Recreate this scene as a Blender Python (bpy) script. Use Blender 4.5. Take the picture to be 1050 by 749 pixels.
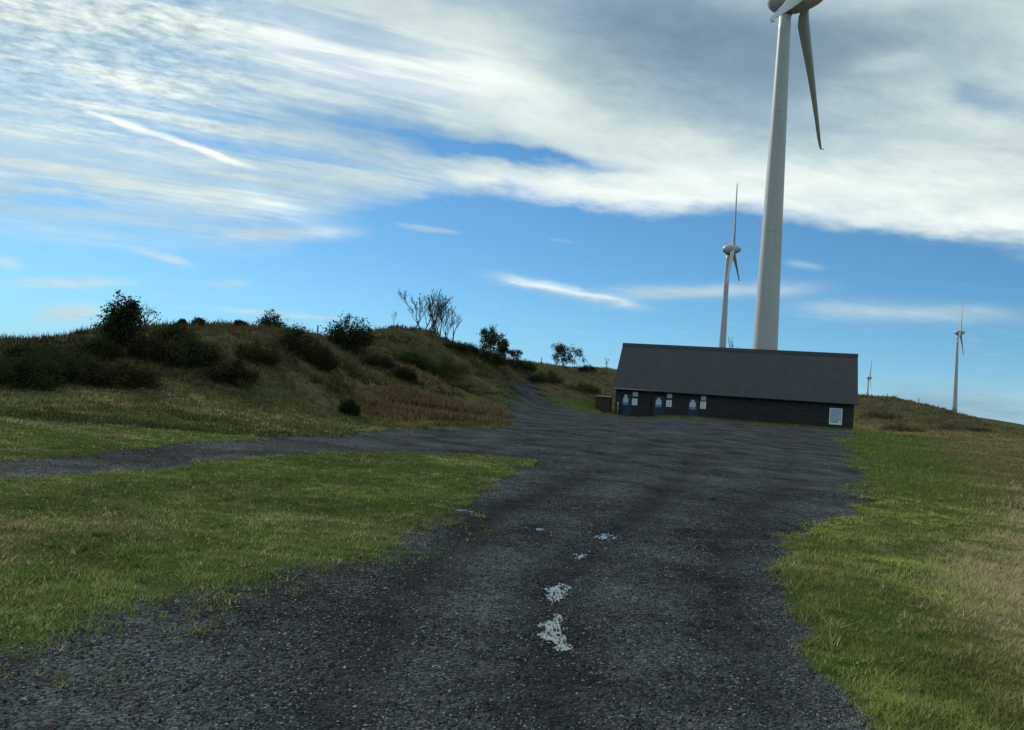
import bpy, bmesh, math, random
import numpy as np
from mathutils import Vector, Matrix
R_ = math.radians
scene = bpy.context.scene
for o in list(bpy.data.objects): bpy.data.objects.remove(o)
COL = scene.collection

# ---------------------------------------------------------------- camera
cam_d = bpy.data.cameras.new('camera'); cam = bpy.data.objects.new('camera', cam_d); COL.objects.link(cam)
cam_d.sensor_width = 36.0; cam_d.lens = 36.0*850/1050
cam_d.clip_start = 0.1; cam_d.clip_end = 20000
cam.matrix_world = Matrix.Translation((0, 0, 2.2)) @ Matrix.Rotation(R_(90+4.257), 4, 'X') @ Matrix.Rotation(R_(4.8), 4, 'Z')
scene.camera = cam

# ---------------------------------------------------------------- sky, sun, exposure
SUN_AZ, SUN_EL = -38.0, 36.0
scene.view_settings.view_transform = 'Standard'; scene.view_settings.look = 'None'
scene.view_settings.exposure = 0.0; scene.view_settings.gamma = 1.0
scene.view_settings.use_curve_mapping = False
world = bpy.data.worlds.new('World'); scene.world = world; world.use_nodes = True
SKY_STRENGTH = 0.1

class NG:
    """tiny expression helper over a node tree"""
    def __init__(s, tree): s.t = tree; s.n = tree.nodes; s.l = tree.links
    def new(s, typ, **kw):
        n = s.n.new(typ)
        for k, v in kw.items(): setattr(n, k, v)
        return n
    def put(s, sock, v):
        if isinstance(v, bpy.types.NodeSocket): s.l.new(v, sock)
        else: sock.default_value = v
    def m(s, op, *a, clamp=False):
        n = s.new('ShaderNodeMath', operation=op, use_clamp=clamp)
        for i, v in enumerate(a): s.put(n.inputs[i], v)
        return n.outputs[0]
    def add(s, *a):
        r = a[0]
        for b in a[1:]: r = s.m('ADD', r, b)
        return r
    def mul(s, *a):
        r = a[0]
        for b in a[1:]: r = s.m('MULTIPLY', r, b)
        return r
    def sub(s, a, b): return s.m('SUBTRACT', a, b)
    def step(s, v, a, b, lo=0.0, hi=1.0):
        n = s.new('ShaderNodeMapRange', interpolation_type='SMOOTHSTEP')
        s.put(n.inputs[0], v); s.put(n.inputs[1], a); s.put(n.inputs[2], b); s.put(n.inputs[3], lo); s.put(n.inputs[4], hi)
        return n.outputs[0]
    def lin(s, v, a, b, lo=0.0, hi=1.0):
        n = s.new('ShaderNodeMapRange'); n.clamp = True
        s.put(n.inputs[0], v); s.put(n.inputs[1], a); s.put(n.inputs[2], b); s.put(n.inputs[3], lo); s.put(n.inputs[4], hi)
        return n.outputs[0]
    def mix(s, f, a, b, mode='MIX'):
        n = s.new('ShaderNodeMix', data_type='RGBA', blend_type=mode)
        s.put(n.inputs[0], f)
        s.put(n.inputs[6], a if isinstance(a, bpy.types.NodeSocket) else (*a, 1)[:4])
        s.put(n.inputs[7], b if isinstance(b, bpy.types.NodeSocket) else (*b, 1)[:4])
        return n.outputs[2]
    def noise(s, vec, scale, detail=3, rough=.5, dist=0.0, out=0):
        n = s.new('ShaderNodeTexNoise')
        s.put(n.inputs['Vector'], vec); s.put(n.inputs['Scale'], scale); s.put(n.inputs['Detail'], detail)
        s.put(n.inputs['Roughness'], rough); s.put(n.inputs['Distortion'], dist)
        return n.outputs[out]
    def xyz(s, x, y, z=0.0):
        n = s.new('ShaderNodeCombineXYZ')
        for i, v in enumerate((x, y, z)): s.put(n.inputs[i], v)
        return n.outputs[0]
    def sep(s, v):
        n = s.new('ShaderNodeSeparateXYZ'); s.l.new(v, n.inputs[0]); return n.outputs
    def attr(s, name, out='Fac'):
        n = s.new('ShaderNodeAttribute', attribute_name=name); return n.outputs[out]

def build_sky():
    g = NG(world.node_tree); g.n.clear()
    out = g.new('ShaderNodeOutputWorld'); bg = g.new('ShaderNodeBackground'); bg.inputs[1].default_value = SKY_STRENGTH
    g.l.new(bg.outputs[0], out.inputs[0])
    sky = g.new('ShaderNodeTexSky', sky_type='NISHITA'); sky.sun_disc = False
    sky.sun_elevation = R_(SUN_EL); sky.sun_rotation = R_(SUN_AZ); sky.altitude = 1000; sky.air_density = 1.0; sky.dust_density = 0.3; sky.ozone_density = 2.0
    d = g.new('ShaderNodeTexCoord').outputs['Generated']
    x, y, z = g.sep(d)
    az0 = g.mul(g.m('ARCTAN2', x, y), 180/math.pi)
    el0 = g.mul(g.m('ARCSINE', z), 180/math.pi)
    # cloud-deck plane, streets running toward azimuth 62 deg
    zz = g.m('MAXIMUM', g.add(z, .10), .03)
    px, py = g.m('DIVIDE', x, zz), g.m('DIVIDE', y, zz)
    ca, sa = math.cos(R_(72)), math.sin(R_(72))
    along = g.add(g.mul(px, sa), g.mul(py, ca)); across = g.sub(g.mul(px, ca), g.mul(py, sa))
    wn = g.noise(g.xyz(along, across), 1.3, 4, .55, out=1)
    wr, wg_, wb = g.sep(wn)
    wf = g.noise(g.xyz(g.mul(along, .8), across), 7.0, 5, .6, out=1)
    fr, fg, fb = g.sep(wf)
    az = g.add(az0, g.mul(g.sub(wr, .5), 7.0), g.mul(g.sub(fr, .5), 2.0))
    el = g.add(el0, g.mul(g.sub(wg_, .5), 3.0), g.mul(g.sub(fg, .5), 2.2))
    azf = g.add(az0, g.mul(g.sub(fr, .5), 1.2)); elf = g.add(el0, g.mul(g.sub(fg, .5), .7))
    def stroke(a0, e0, a1, e1, w, amp, fine=False, pw=1.0):
        A, E = (azf, elf) if fine else (az, el)
        ca_, ce_ = (a0+a1)/2, (e0+e1)/2; L = max(math.hypot(a1-a0, e1-e0)/2, .1)
        ux, uy = (a1-a0)/2/L, (e1-e0)/2/L
        da, de = g.sub(A, ca_), g.sub(E, ce_)
        s_ = g.mul(g.add(g.mul(da, ux), g.mul(de, uy)), 1/L)
        t_ = g.mul(g.sub(g.mul(de, ux), g.mul(da, uy)), 1/w)
        e_ = g.add(g.m('POWER', g.m('ABSOLUTE', s_), 4.0), g.mul(t_, t_))
        return g.mul(g.m('EXPONENT', g.mul(e_, -1.0)), amp)
    def strokes(L, **k):
        r = None
        for a in L:
            v = stroke(*a, **k); r = v if r is None else g.add(r, v)
        return r
    streak = g.noise(g.xyz(g.mul(along, .75), g.mul(across, 1.5)), 1.5, 9, .60, .15)
    streak2 = g.noise(g.xyz(g.mul(along, 1.0), g.mul(across, 1.35)), 4.0, 9, .70, .1)
    mott = g.noise(g.xyz(g.mul(along, 1.0), g.mul(across, 1.5)), 20.0, 5, .62, .1)
    edge = g.add(g.lin(az, -33.0, -19.0, 9.4, 10.9), g.lin(az, -19.0, -7.0, 0.0, 4.5), g.lin(az, 18.0, 33.0, 0.0, -2.5))
    sharp = g.lin(az, -18.0, 2.0, 2.2, .9)
    dd = g.m('DIVIDE', g.sub(el, edge), sharp)
    cov = g.step(dd, -1.0, 1.2)
    streak3 = g.noise(g.xyz(g.mul(along, .45), g.mul(across, 3.2)), 2.6, 8, .62, .12)
    lf = g.step(az, 2, -12)
    cov = g.mul(cov, g.lin(streak, .32, .52, .74, 1.0), g.add(1.0, g.mul(lf, g.mul(g.step(streak3, .58, .42), -.40))))
    cov = g.add(cov, strokes(SKY_COV), strokes(SKY_WISP, fine=True))
    thin = g.mul(g.step(streak2, .52, .80), g.step(el0, 15, 4, 0.0, .30))
    cov = g.m('MINIMUM', g.m('MAXIMUM', g.add(cov, thin), 0.0), 1.0)
    br = g.add(.68, g.mul(g.sub(streak, .5), .55), g.mul(g.sub(streak2, .5), .46), strokes(SKY_BRI))
    left = g.step(az, -14, -26); br = g.add(br, g.mul(g.step(az, -6, -20), .03)); mt = g.mul(g.mul(left, g.step(el, 13, 19)), g.mul(g.sub(mott, .5), 1.5))
    br = g.add(br, mt)
    br = g.add(br, stroke(-28.7, 16.9, -19.3, 15.5, .15, .5, fine=True))
    br = g.m('MINIMUM', g.m('MAXIMUM', br, 0.0), 1.05)
    ramp = g.new('ShaderNodeValToRGB'); g.l.new(br, ramp.inputs[0])
    cr = ramp.color_ramp; cr.elements[0].position = 0.0; cr.elements[0].color = (.16, .25, .34, 1)
    cr.elements[1].position = 1.0; cr.elements[1].color = (.93, 1.0, .96, 1)
    for p, c in ((.3, (.29, .40, .48)), (.55, (.47, .60, .64)), (.8, (.72, .84, .82))):
        e = cr.elements.new(p); e.color = (*c, 1)
    cl = g.mix(1.0, ramp.outputs[0], (1/SKY_STRENGTH,)*3, 'MULTIPLY')
    tint = g.mix(1.0, sky.outputs[0], SKY_TINT, 'MULTIPLY')
    hz = g.step(el0, 11.0, -3.0, 0.0, .92)
    tint = g.mix(hz, tint, tuple(c/SKY_STRENGTH for c in (.31, .58, .77)))
    col = g.mix(cov, tint, cl)
    g.l.new(col, bg.inputs[0])
SKY_TINT = (.52, .91, 1.06)
# strokes in degrees: azimuth, elevation (both ends), half width, amount
SKY_COV = [(-8.1, 18.4, 7.0, 18.1, 0.61, -1.0), (-23.3, 18.8, -0.2, 18.8, 0.88, -0.38), (-27.0, 16.4, -12.9, 16.4, 0.68, -0.42), (27.0, 22.8, 31.8, 21.3, 0.68, -0.5), (-10.8, 15.4, 7.0, 13.7, 1.49, -0.3), (-32.7, 11.0, -26.5, 11.9, 0.47, -0.3), (-31.3, 11.8, -20.1, 12.4, 0.34, -0.3), (-33.7, 19.5, -30.6, 19.3, 0.54, -0.2)]
SKY_WISP = [(-28.7, 16.9, -19.3, 15.5, 0.18, 0.6), (-1.4, 10.2, 8.1, 9.0, 0.37, 0.85), (7.3, 9.8, 19.5, 10.6, 0.44, 0.65), (18.7, 9.3, 31.4, 9.1, 0.54, 0.5), (-31.4, 6.1, -25.1, 7.0, 0.27, 0.65), (-25.3, 9.1, -21.8, 8.6, 0.24, 0.6), (-21.1, 7.6, -18.1, 7.9, 0.2, 0.45), (-32.7, 7.1, -31.2, 7.1, 0.34, 0.6), (-8.6, 13.0, -4.2, 13.0, 0.22, 0.6), (-30.1, 4.3, -26.6, 5.0, 0.54, 0.7), (-19.8, 6.0, -11.9, 6.3, 0.16, 0.55), (-19.4, 11.0, -11.1, 12.3, 0.41, 0.5), (22.8, 3.0, 33.3, 3.3, 1.49, 0.62), (1.6, 13.1, 3.8, 12.9, 0.2, 0.35), (17.9, 12.2, 20.1, 11.9, 0.2, 0.35), (-5.9, 16.8, -2.1, 16.6, 0.27, 0.5)]
SKY_BRI = [(-21.1, 23.3, 0.8, 22.4, 1.49, 0.42), (-32.1, 18.9, -22.1, 18.6, 1.22, 0.16), (-19.0, 13.6, -10.9, 12.3, 0.61, 0.3), (-5.5, 16.5, 32.5, 14.2, 1.01, 0.46), (6.7, 18.2, 32.4, 16.5, 1.76, 0.26), (0.5, 25.3, 24.7, 23.8, 2.84, -0.34), (-4.0, 28.2, 32.6, 25.4, 2.3, -0.3), (20.5, 24.6, 26.3, 24.8, 0.61, 0.2), (-1.4, 10.2, 8.1, 9.0, 0.41, 0.35), (-33.6, 10.7, -26.0, 12.0, 1.69, -0.06), (22.8, 3.0, 33.3, 3.3, 1.76, -0.36), (-16.5, 18.9, 1.2, 18.2, 0.95, -0.14)]
build_sky()

sun_d = bpy.data.lights.new('sun', 'SUN'); sun = bpy.data.objects.new('sun', sun_d); COL.objects.link(sun)
sun_d.energy = 4.0; sun_d.angle = R_(0.6); sun_d.color = (1.0, .95, .86)
sdir = Vector((math.sin(R_(SUN_AZ))*math.cos(R_(SUN_EL)), math.cos(R_(SUN_AZ))*math.cos(R_(SUN_EL)), math.sin(R_(SUN_EL))))
sun.rotation_euler = sdir.to_track_quat('Z', 'Y').to_euler(); sun.location = (-40, 30, 60)

# ---------------------------------------------------------------- helpers
def mesh_np(name, verts, faces, mat=None, parent=None, cols=None, smooth=False, attrs=None, loc=None):
    """verts (n,3); faces (m,k) with k 3 or 4, or a list of such arrays"""
    verts = np.asarray(verts, np.float32); me = bpy.data.meshes.new(name)
    fl = faces if isinstance(faces, list) else [faces]
    fl = [np.asarray(f, np.int32) for f in fl if len(f)]
    me.vertices.add(len(verts)); me.vertices.foreach_set('co', verts.ravel())
    idx = np.concatenate([f.ravel() for f in fl]); tot = np.concatenate([np.full(len(f), f.shape[1], np.int32) for f in fl])
    me.loops.add(len(idx)); me.loops.foreach_set('vertex_index', idx)
    st = np.concatenate([[0], np.cumsum(tot)[:-1]]).astype(np.int32)
    me.polygons.add(len(tot)); me.polygons.foreach_set('loop_start', st); me.polygons.foreach_set('loop_total', tot)
    me.polygons.foreach_set('use_smooth', np.full(len(tot), smooth))
    if cols is not None:
        a = me.attributes.new('col', 'FLOAT_COLOR', 'POINT')
        a.data.foreach_set('color', np.c_[cols, np.ones(len(cols))].astype(np.float32).ravel())
    for k, v in (attrs or {}).items():
        a = me.attributes.new(k, 'FLOAT', 'POINT'); a.data.foreach_set('value', np.asarray(v, np.float32).ravel())
    me.update(calc_edges=True); me.validate()
    if mat: me.materials.append(mat)
    o = bpy.data.objects.new(name, me); COL.objects.link(o)
    if parent: o.parent = parent
    if loc is not None: o.location = loc
    return o
class MB:
    """collects shapes into one mesh"""
    def __init__(s): s.v = []; s.f = []
    def add(s, v, f):
        b = len(s.v); s.v += [tuple(p) for p in v]; s.f += [tuple(i+b for i in q) for q in f]
    def box(s, x0, x1, y0, y1, z0, z1):
        s.add([(x, y, z) for z in (z0, z1) for y in (y0, y1) for x in (x0, x1)],
              [(0, 2, 3, 1), (4, 5, 7, 6), (0, 1, 5, 4), (2, 6, 7, 3), (0, 4, 6, 2), (1, 3, 7, 5)])
    def lathe(s, prof, n=24, axis='z', c=(0, 0, 0)):
        v = []; f = []
        for h, r in prof:
            for k in range(n):
                a = 2*math.pi*k/n; p, q = r*math.cos(a), r*math.sin(a)
                v.append((c[0]+p, c[1]+q, c[2]+h) if axis == 'z' else (c[0]+h, c[1]+p, c[2]+q))
        for i in range(len(prof)-1):
            for k in range(n):
                a, b = i*n+k, i*n+(k+1) % n; f.append((a, b, b+n, a+n))
        f.append(tuple(range(n))[::-1]); f.append(tuple((len(prof)-1)*n+k for k in range(n)))
        s.add(v, f)
    def tube(s, pts, rad, n=5):
        v = []; f = []; m = len(pts)
        for i, p in enumerate(pts):
            p = Vector(p); d = (Vector(pts[min(i+1, m-1)])-Vector(pts[max(i-1, 0)]))
            d = d.normalized() if d.length > 0 else Vector((0, 0, 1))
            a = d.orthogonal().normalized(); b = d.cross(a)
            for k in range(n):
                t = 2*math.pi*k/n; q = p+(a*math.cos(t)+b*math.sin(t))*rad[i]; v.append(tuple(q))
        for i in range(m-1):
            for k in range(n):
                x, y = i*n+k, i*n+(k+1) % n; f.append((x, y, y+n, x+n))
        f.append(tuple(range(n))[::-1]); f.append(tuple((m-1)*n+k for k in range(n)))
        s.add(v, f)
    def build(s, name, mat, parent=None, smooth=False, bevel=0, loc=None):
        me = bpy.data.meshes.new(name); me.from_pydata(s.v, [], s.f)
        bm = bmesh.new(); bm.from_mesh(me); bmesh.ops.recalc_face_normals(bm, faces=bm.faces)
        if bevel: bmesh.ops.bevel(bm, geom=bm.edges[:], offset=bevel, segments=2, affect='EDGES')
        bm.to_mesh(me); bm.free(); me.update()
        if smooth: me.polygons.foreach_set('use_smooth', [len(p.vertices) <= 4 for p in me.polygons])
        if mat: me.materials.append(mat)
        o = bpy.data.objects.new(name, me); COL.objects.link(o)
        if parent: o.parent = parent
        if loc is not None: o.location = loc
        return o
def tag(o, label=None, cat=None, group=None, kind=None):
    if label: o['label'] = label
    if cat: o['category'] = cat
    if group: o['group'] = group
    if kind: o['kind'] = kind
    return o
def empty(name, loc, rz=0.0):
    o = bpy.data.objects.new(name, None); COL.objects.link(o); o.location = loc; o.rotation_euler = (0, 0, rz); o.empty_display_size = .2
    return o
def copy_tree(o, parent=None):
    c = o.copy(); COL.objects.link(c)
    if parent: c.parent = parent
    for ch in [k for k in bpy.data.objects if k.parent == o]: copy_tree(ch, c)
    return c

# ---------------------------------------------------------------- materials
def new_mat(name):
    m = bpy.data.materials.new(name); m.use_nodes = True; g = NG(m.node_tree)
    return m, g, g.n['Principled BSDF']
def simple(name, col, rough=.6, var=.15, scale=6.0, metal=0.0, bump=0.0):
    m, g, b = new_mat(name); tc = g.new('ShaderNodeTexCoord').outputs['Object']
    n = g.noise(tc, scale, 5, .6); k = g.lin(n, .3, .7, 1-var, 1+var)
    c = g.mix(1.0, col, g.xyz(k, k, k), 'MULTIPLY'); g.l.new(c, b.inputs['Base Color'])
    b.inputs['Roughness'].default_value = rough; b.inputs['Metallic'].default_value = metal
    if bump:
        bp = g.new('ShaderNodeBump'); bp.inputs['Strength'].default_value = bump; g.l.new(n, bp.inputs['Height']); g.l.new(bp.outputs[0], b.inputs['Normal'])
    return m
def leaf_mat(name, trans=.35, rough=.75, spec=.05):
    m, g, b = new_mat(name); c = g.attr('col', 'Color')
    g.l.new(c, b.inputs['Base Color']); b.inputs['Roughness'].default_value = rough; b.inputs['Specular IOR Level'].default_value = spec
    tr = g.new('ShaderNodeBsdfTranslucent'); g.l.new(c, tr.inputs[0])
    mx = g.new('ShaderNodeMixShader'); mx.inputs[0].default_value = trans
    g.l.new(b.outputs[0], mx.inputs[1]); g.l.new(tr.outputs[0], mx.inputs[2])
    g.l.new(mx.outputs[0], g.n['Material Output'].inputs[0]); return m
# ---------------------------------------------------------------- terrain control data (world metres)
CP = np.array([[-7.25, 3.38, 0.19], [-5.66, 5.66, 0.32], [-3.38, 7.25, 0.41], [-1.11, 7.92, 0.45], [1.11, 7.92, 0.45], [3.38, 7.25, 0.41], [5.66, 5.66, 0.32], [7.25, 3.38, 0.19], [-11.78, 5.49, 0.31], [-9.19, 9.19, 0.52], [-5.49, 11.78, 0.67], [-1.81, 12.87, 0.73], [1.81, 12.87, 0.73], [5.49, 11.78, 0.67], [9.19, 9.19, 0.52], [11.78, 5.49, 0.31], [-17.22, 8.03, 0.45], [-13.44, 13.44, 0.76], [-8.03, 17.22, 0.97], [-2.64, 18.82, 1.06], [2.64, 18.82, 1.06], [8.03, 17.22, 0.97], [13.44, 13.44, 0.76], [17.22, 8.03, 0.45], [-5.41, 25.43, 1.44], [0.0, 26.0, 1.47], [6.73, 25.11, 1.42], [13.0, 22.52, 1.27], [18.38, 18.38, 1.04], [23.56, 10.99, 0.62], [-1.99, 37.95, 2.15], [5.29, 37.63, 2.13], [13.0, 35.71, 2.02], [20.14, 32.23, 1.82], [26.87, 26.87, 1.52], [34.44, 16.06, 0.91], [0.91, 51.99, 2.94], [8.13, 51.36, 2.91], [16.07, 49.45, 2.8], [23.61, 46.33, 2.62], [30.56, 42.07, 2.38], [38.64, 34.79, 1.97], [47.13, 21.98, 1.24], [3.45, 65.91, 3.72], [11.46, 65.0, 3.68], [22.57, 62.02, 3.51], [30.99, 58.27, 3.3], [38.79, 53.4, 3.02], [49.05, 44.16, 2.5], [59.82, 27.89, 1.58], [8.87, 81.74, 4.4], [10.42, 86.29, 4.4], [11.95, 90.73, 4.4], [15.49, 79.48, 4.4], [17.05, 84.02, 4.4], [18.57, 88.46, 4.4], [21.17, 77.53, 4.4], [22.72, 82.07, 4.4], [24.24, 86.52, 4.4], [26.84, 75.59, 4.4], [28.4, 80.13, 4.4], [29.92, 84.58, 4.4], [32.05, 73.81, 4.4], [33.6, 78.35, 4.4], [35.12, 82.79, 4.4], [52.94, 124.18, 11.11], [56.62, 122.55, 10.64], [60.14, 120.86, 10.17], [63.64, 119.06, 9.57], [66.25, 117.63, 8.52], [71.37, 114.59, 6.9], [77.85, 110.29, 5.55], [85.84, 104.19, 4.92], [37.04, 79.82, 4.41], [40.42, 78.17, 4.53], [46.54, 74.69, 4.56], [52.41, 70.69, 4.06], [44.91, 98.22, 6.6], [51.31, 95.04, 6.67], [57.09, 91.67, 5.96], [90.26, 211.55, 16.14], [102.53, 205.88, 14.08], [112.92, 200.37, 11.32], [121.63, 195.21, 8.61], [132.66, 187.89, 6.36], [11.3, 127.5, 11.96], [15.26, 129.1, 12.1], [22.07, 138.25, 12.79], [33.75, 146.15, 12.89], [46.48, 142.62, 12.08], [50.3, 130.65, 11.43], [6.97, 117.79, 11.07], [2.63, 111.97, 10.82], [8.85, 97.6, 7.03], [10.08, 87.42, 5.47], [5.58, 91.83, 7.17], [2.39, 71.96, 4.31], [6.11, 75.75, 4.28], [1.23, 89.99, 6.92], [-27.56, 34.3, 2.94], [-31.12, 38.78, 2.81], [-39.9, 49.79, 2.58], [-24.33, 34.23, 3.37], [-27.47, 38.7, 3.29], [-35.22, 49.68, 3.2], [-22.07, 35.73, 3.83], [-24.92, 40.39, 3.8], [-31.94, 51.85, 3.83], [-20.67, 37.71, 4.27], [-23.33, 42.62, 4.29], [-29.89, 54.72, 4.44], [-19.77, 39.31, 5.03], [-22.31, 44.43, 5.13], [-28.58, 57.04, 5.49], [-18.26, 41.13, 5.26], [-20.61, 46.49, 5.39], [-26.39, 59.67, 5.8], [-16.56, 42.92, 5.81], [-18.68, 48.51, 5.99], [-23.92, 62.26, 6.56], [-14.94, 45.62, 6.43], [-16.85, 51.56, 6.67], [-21.57, 66.17, 7.39], [-13.75, 49.11, 6.71], [-15.51, 55.5, 6.97], [-19.84, 71.24, 7.74], [-12.51, 52.53, 6.84], [-14.1, 59.37, 7.09], [-18.04, 76.19, 7.85], [-11.68, 56.81, 6.83], [-13.16, 64.2, 7.13], [-16.82, 82.4, 7.75], [-12.37, 68.9, 8.7], [-13.94, 77.86, 9.18], [-17.8, 99.93, 10.22], [-10.72, 71.2, 9.43], [-12.08, 80.46, 10.0], [-15.41, 103.26, 11.23], [-7.79, 75.6, 9.82], [-8.77, 85.43, 10.41], [-11.15, 109.63, 11.7], [-4.49, 81.88, 9.72], [-5.03, 92.52, 10.26], [-6.36, 118.73, 11.42], [-0.59, 92.0, 9.6], [-0.63, 103.96, 10.07], [-0.7, 133.4, 11.04], [-19.0, 26.98, 1.86], [-17.22, 28.15, 2.13], [-16.21, 29.89, 2.44], [-15.33, 32.57, 2.89], [-13.16, 34.58, 3.44], [-11.56, 37.25, 3.84], [-9.78, 40.84, 3.96], [-11.09, 50.8, 5.56], [-8.44, 57.38, 5.93], [-6.15, 61.69, 6.17], [-3.54, 67.91, 6.35], [-1.4, 65.99, 5.16], [-5.41, 49.71, 3.94], [-8.11, 45.28, 3.52], [-13.64, 17.26, 1.05], [-13.75, 19.67, 1.22], [-13.5, 22.22, 1.42], [-12.78, 23.78, 1.51], [-11.82, 25.38, 1.67], [-10.54, 28.09, 1.86], [-9.34, 30.61, 1.98], [-8.0, 34.07, 2.07], [-6.34, 38.48, 2.33], [-4.05, 42.81, 2.59], [-1.69, 46.97, 2.75], [-0.35, 52.0, 2.94], [-277.13, 160.0, 15.96], [-205.69, 245.13, 15.96], [-109.45, 300.7, 15.96], [0.0, 320.0, 15.96], [66.53, 313.01, 15.96], [109.45, 300.7, 15.96], [188.09, 258.89, 15.96], [237.81, 214.12, 15.96], [277.13, 160.0, 15.96], [-519.62, 300.0, 26.2], [-385.67, 459.63, 26.2], [-205.21, 563.82, 26.2], [0.0, 600.0, 26.2], [124.75, 586.89, 26.2], [205.21, 563.82, 26.2], [352.67, 485.41, 26.2], [445.89, 401.48, 26.2], [519.62, 300.0, 26.2], [-835.71, 482.5, 36.94], [-620.29, 739.23, 36.94], [-330.05, 906.8, 36.94], [0.0, 965.0, 36.94], [200.63, 943.91, 36.94], [330.05, 906.8, 36.94], [567.21, 780.7, 36.94], [717.13, 645.71, 36.94], [835.71, 482.5, 36.94], [-1472.24, 850.0, 63.4], [-1092.74, 1302.28, 63.4], [-581.43, 1597.48, 63.4], [0.0, 1700.0, 63.4], [353.45, 1662.85, 63.4], [581.43, 1597.48, 63.4], [999.23, 1375.33, 63.4], [1263.35, 1137.52, 63.4], [1472.24, 850.0, 63.4], [-2251.67, 1300.0, 80.2], [-1671.25, 1991.72, 80.2], [-889.25, 2443.2, 80.2], [0.0, 2600.0, 80.2], [540.57, 2543.18, 80.2], [889.25, 2443.2, 80.2], [1528.24, 2103.44, 80.2], [1932.18, 1739.74, 80.2], [2251.67, 1300.0, 80.2], [457.4, 850.9, 53.0], [669.0, 1550.0, 64.0]])
GRAVEL = [(2.76, 5.88), (2.73, 6.41), (2.85, 7.26), (3.02, 8.61), (3.34, 10.12), (3.95, 11.69), (5.29, 14.26), (7.53, 17.99), (10.09, 22.9), (14.14, 32.57), (22.5, 56.0), (31.0, 73.4), (10.6, 80.2), (7.04, 76.06), (4.58, 77.49), (3.27, 83.13), (2.76, 91.91), (2.35, 96.27), (0.01, 82.67), (-0.32, 70.27), (0.08, 52.48), (0.2, 40.36), (-2.03, 35.03), (-4.48, 32.13), (-5.64, 25.61), (-6.8, 21.74), (-7.94, 18.56), (-8.3, 16.33), (-8.52, 14.21), (-14, 12.6), (-30, 10.6), (-30, 8.2), (-13, 10.9), (-7.65, 12.82), (-7.28, 13.77), (-6.69, 15.73), (-5.91, 17.73), (-4.44, 20.34), (-2.58, 22.75), (-0.48, 23.74), (0.4, 22.21), (0.1, 18.74), (-0.44, 15.73), (-0.8, 13.26), (-1.06, 11.42), (-1.41, 9.54), (-1.96, 8.65), (-2.65, 7.57), (-3.07, 6.66), (-3.37, 5.9), (-6, 3), (-6, -15), (3, -15), (2.7, 3)]
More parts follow.
